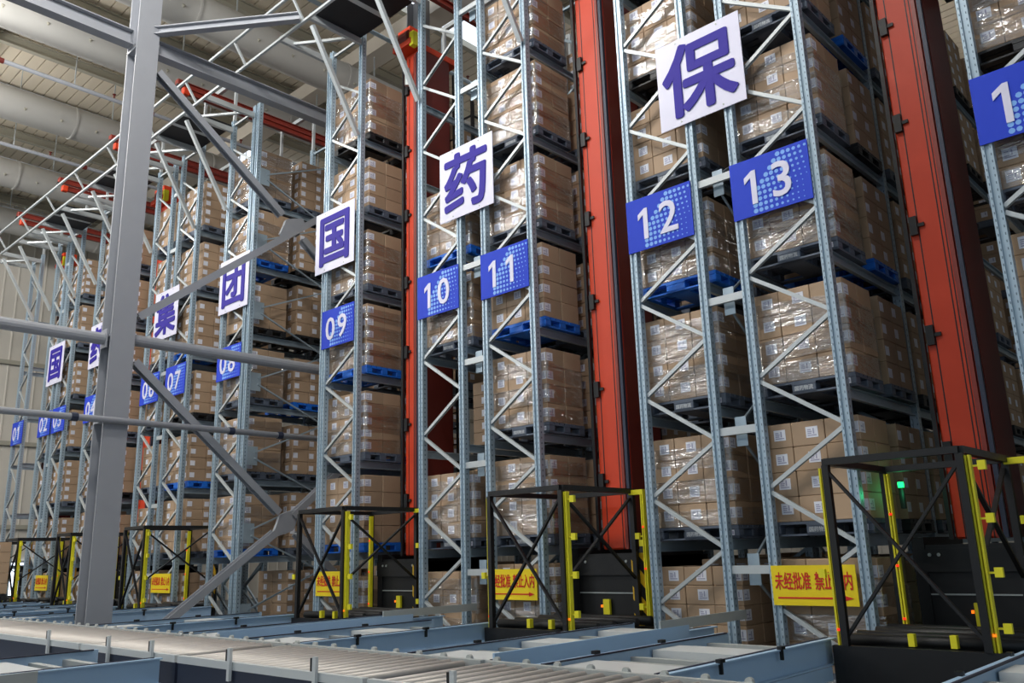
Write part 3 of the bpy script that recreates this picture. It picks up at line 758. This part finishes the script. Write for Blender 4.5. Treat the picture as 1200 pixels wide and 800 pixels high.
def lane(x0, x1, y0, y1, label, guard=False, outer=False):
    """chain conveyor running in Y: two deep blue side rails, cross plates and bars, chain covers"""
    t = thing('chain_conveyor', label, 'conveyor', (x0, y0, 0), 'blue chain conveyor lanes')
    W, L_ = x1-x0, y1-y0
    for s, px in ((0, 0), (1, W)):
        m = MB()
        d = 1 if s == 0 else -1
        m.chan((px+d*.03, 0, ZR-.11), (px+d*.03, L_, ZR-.11), .06, .22, .012, (0, 0, 1), 0, 1 if s else -1)
        r = build(m, 'side_rail', 'rail_blue', t)
        build(MB().box(px+d*.065-.012, px+d*.065+.012, .05, L_-.05, ZR-.005, ZR+.006), 'chain', 'belt', r)
        m2 = MB().box(px-.012 if s else px+.0, px+.0 if s else px+.012, .15, L_-.15, ZR-.34, ZR-.225)
        build(m2, 'lower_rail', 'rail_blue', t)
        for yy in (.35, L_*.5, L_-.35): inst('leg', LEGM, t, (px+d*.05, yy, 0))
        for yy in (L_*.28, L_*.62):
            build(MB().box(px-.02, px+.02, yy-.035, yy+.035, ZR-.0, ZR+.025).box(px-.012, px+.012, yy-.012, yy+.012, ZR-.08, ZR), 'sensor', 'black', t)
    i = 0; y = .25
    while y < L_-.2:
        if i % 3 == 0:
            build(MB().box(.08, W-.08, y, y+.42, ZR-.10, ZR-.03), 'cover_plate', 'plate', t); y += .62
        else:
            build(MB().box(.06, W-.06, y, y+.07, ZR-.13, ZR-.06), 'cross_bar', 'rail_grey', t); y += .30
        i += 1
    build(MB().box(.15, .55, .45, .70, ZR-.42, ZR-.2).tube((.3, .57, ZR-.32), (.75, .57, ZR-.32), .08, 12), 'drive_motor', 'navy', t)
    if guard:
        g = MB().box(W+.005, W+.025, .0, L_-.6, ZR-.10, ZR+.06).box(W+.005, W+.02, L_-1.1, L_+.6, ZR+.03, ZR+.13, 1)
        build(g, 'guide_plate', ['rail_blue', 'rail_grey'], t)
    return t
for num in range(2, 15):
    xl, xr = FR[num]
    y1 = 8.35 if num in (10, 12, 14) else 7.75
    if num in (8,): y1 = 8.4
    lane(xl-.02, xr+.04, 4.95, y1, 'light blue chain conveyor lane leading to rack '+NUMW[num], guard=num in (12, 10))
lane(-9.15, -7.7, -1.5, 3.66, 'wide light blue chain conveyor lane joining the near side of the roller conveyor')
lane(-15.3, -13.9, -1.5, 3.66, 'light blue chain conveyor lane on the near side, at the left picture edge')
# grey sloping guide plate beside the near lane
t = thing('guide_plate', 'pale grey sloping metal guide plate in the near left corner', 'plate', (-7.05, 2.0, 0))
build(MB().bar((-.12, -1.6, .74), (-.30, .52, .74), .02, .30), 'plate', 'rail_grey', t)
for yy in (-1.2, .3): build(MB().box(-.27, -.21, yy, yy+.06, 0, .65), 'leg', 'rail_grey', t)

# ------------------------------------------------------------------ stations and light-curtain cages at the aisle mouths
def cage(a, b):
    xa = FR[a][1]; x0, x1 = xa+.18, min(xa+1.33, FR[b][0]-.30); y0, y1 = 7.62, 9.02
    zb, zt = ZR-.05, H+.70
    lab = 'between racks %s and %s' % (NUMW[a], NUMW[b])
    st = thing('transfer_station', 'black roller transfer station at the aisle mouth '+lab, 'conveyor', (0, 0, 0), 'black transfer stations')
    sx0 = xa+.06; sx1 = FR[b][0]-.08
    build(MB().box(sx0, sx1, y0-.02, y0+.06, ZR-.42, ZR-.05).box(sx0, sx1, y1-.02, y1+.05, ZR-.35, ZR-.10).box(sx0, sx0+.06, y0, y1, ZR-.35, ZR-.10).box(sx1-.06, sx1, y0, y1, ZR-.35, ZR-.10), 'frame', 'black', st)
    for i, yy in enumerate((7.85, 8.15, 8.6, 8.9)):
        build(MB().tube((sx0+.02, yy, ZR-.02), (sx1-.02, yy, ZR-.02), .055, 12), 'roller', 'black', st, (0, 0, 0), True)
    for xx in (sx0+.1, sx1-.1):
        for yy in (y0+.05, y1-.05): build(MB().box(xx-.05, xx+.05, yy-.04, yy+.04, 0, ZR-.34), 'leg', 'rail_grey', st)
    for xx in (sx0+.62, sx0+.95): build(MB().box(xx, xx+.05, 7.68, 7.74, ZR-.04, ZR+.06), 'stop_block', 'yellow', st)
    build(MB().box(sx0+.3, sx0+.42, y0-.03, y0+.03, 0, ZR-.43), 'kick_post', 'yellow', st)
    t = thing('safety_cage', 'black and yellow safety cage over the transfer station '+lab, 'cage', (0, 0, 0), 'safety cages')
    pb = .03
    for px, py in ((x0, y0), (x1, y0), (x0, y1), (x1, y1)):
        build(MB().box(px-pb, px+pb, py-pb, py+pb, zb, zt), 'post', 'black', t)
    for p, q in (((x0, y0), (x1, y0)), ((x1, y0), (x1, y1)), ((x0, y1), (x1, y1)), ((x0, y0), (x0, y1))):
        build(MB().bar((p[0], p[1], zt+.03), (q[0], q[1], zt+.03), .07, .06), 'top_rail', 'black', t)
    build(MB().bar((x0, y0, zt-.04), (x1, y0, zb+.06), .025, .04, (0, 1, 0)), 'cross_brace', 'black', t)
    build(MB().bar((x1, y0+.02, zt-.04), (x0, y0+.02, zb+.06), .025, .04, (0, 1, 0)), 'cross_brace', 'black', t)
    build(MB().bar((x1, y0, zt-.04), (x1, y1, zb+.5), .04, .025), 'cross_brace', 'black', t)
    build(MB().bar((x1-.02, y1, zt-.04), (x1-.02, y0, zb+.5), .04, .025), 'cross_brace', 'black', t)
    yel = [(x0-.055, y0+.04), (x1+.05, y0+.03), (x0+.05, y1-.05), (x1+.19, y1-.04)]
    for k, (px, py) in enumerate(yel):
        s = build(MB().box(px-.022, px-.006, py-.03, py+.03, zb-.0, zt-.02).box(px+.006, px+.022, py-.03, py+.03, zb, zt-.02).box(px-.006, px+.006, py+.01, py+.03, zb, zt-.02), 'light_curtain_strip', 'yellow' if a > 8 or k < 3 else 'amber', t)
        if k == 3: build(MB().box(x1, px+.02, py-.03, py+.03, zt-.02, zt+.04), 'strip_arm', 'yellow', s)
        for j in ((1,), (0, 1, 2, 3), (), (0, 2))[k]:
            z = zb+.18+.42*j; sg = -1 if k in (0, 3) else 1
            e = build(MB().box(min(px, px+sg*.10), max(px, px+sg*.10), py-.008, py+.008, z-.008, z+.008).box(px+sg*.10-.03, px+sg*.10+.03, py-.03, py+.01, z-.035, z+.04), 'reflector', 'yellow', s)
        for j in ((0,), (0,), (0, 1, 2), (1, 2))[k]:
            build(MB().box(px-.012, px+.012, py-.04, py-.03, zb+.12+.5*j, zb+.14+.5*j), 'indicator', 'led_red' if k != 1 else 'led_orange', s)
for a, b in AISLES: cage(a, b)
# added green lamp, there to throw glints on the wrapped load of rack 13
t = thing('glint_lamp', 'small added green light for the film glints at rack thirteen', 'lamp', (FR[13][1]+.16, 9.55, H+.35))
build(MB().lathe([(.03, 0), (.03, .28), (.02, .3)], 10), 'body', 'black', t)
build(MB().lathe([(.031, .22), (.033, .24), (.033, .26), (.031, .28)], 10), 'lens', 'glint_green', t)
ld = bpy.data.lights.new('bulb', 'POINT'); ld.energy = .5; ld.color = (.05, 1, .35); ld.shadow_soft_size = .03
o = bpy.data.objects.new('bulb', ld); COL.objects.link(o); o.parent = t; o.location = (.06, -.1, .16)
# striped guards beside the rack feet at each aisle
for a, b in AISLES[1:]:
    if a < 7 or a == 13: continue
    x = FR[b][0]-.30
    t = thing('hazard_guard', 'black and yellow striped guard plate at the foot of rack '+NUMW[b], 'guard', (x, 9.085, 0), 'striped guards')
    build(MB().box(-.17, .17, -.01, .01, .45, 1.62), 'plate', 'hazard', t)
    build(MB().box(-.17, -.12, .01, .035, 0, 1.55), 'post', 'black', t)
    build(MB().box(.12, .17, .01, .035, 0, 1.55), 'post', 'black', t)
# load waiting on the far left station
o = inst('carton_load', solid_load(1.1, 5, .25, 3), None, (FR[3][1]+.78, 7.0, ZR+.20))
tag(o, 'stack of brown cartons waiting at the far left picture edge', 'carton stack', 'carton stacks in the racks')
p = tag(inst('pallet', PAL['black'], None, (FR[3][1]+.78, 7.0, ZR+.045)), 'black pallet under the carton stack waiting at the far left station', 'pallet', 'plastic pallets in the racks')
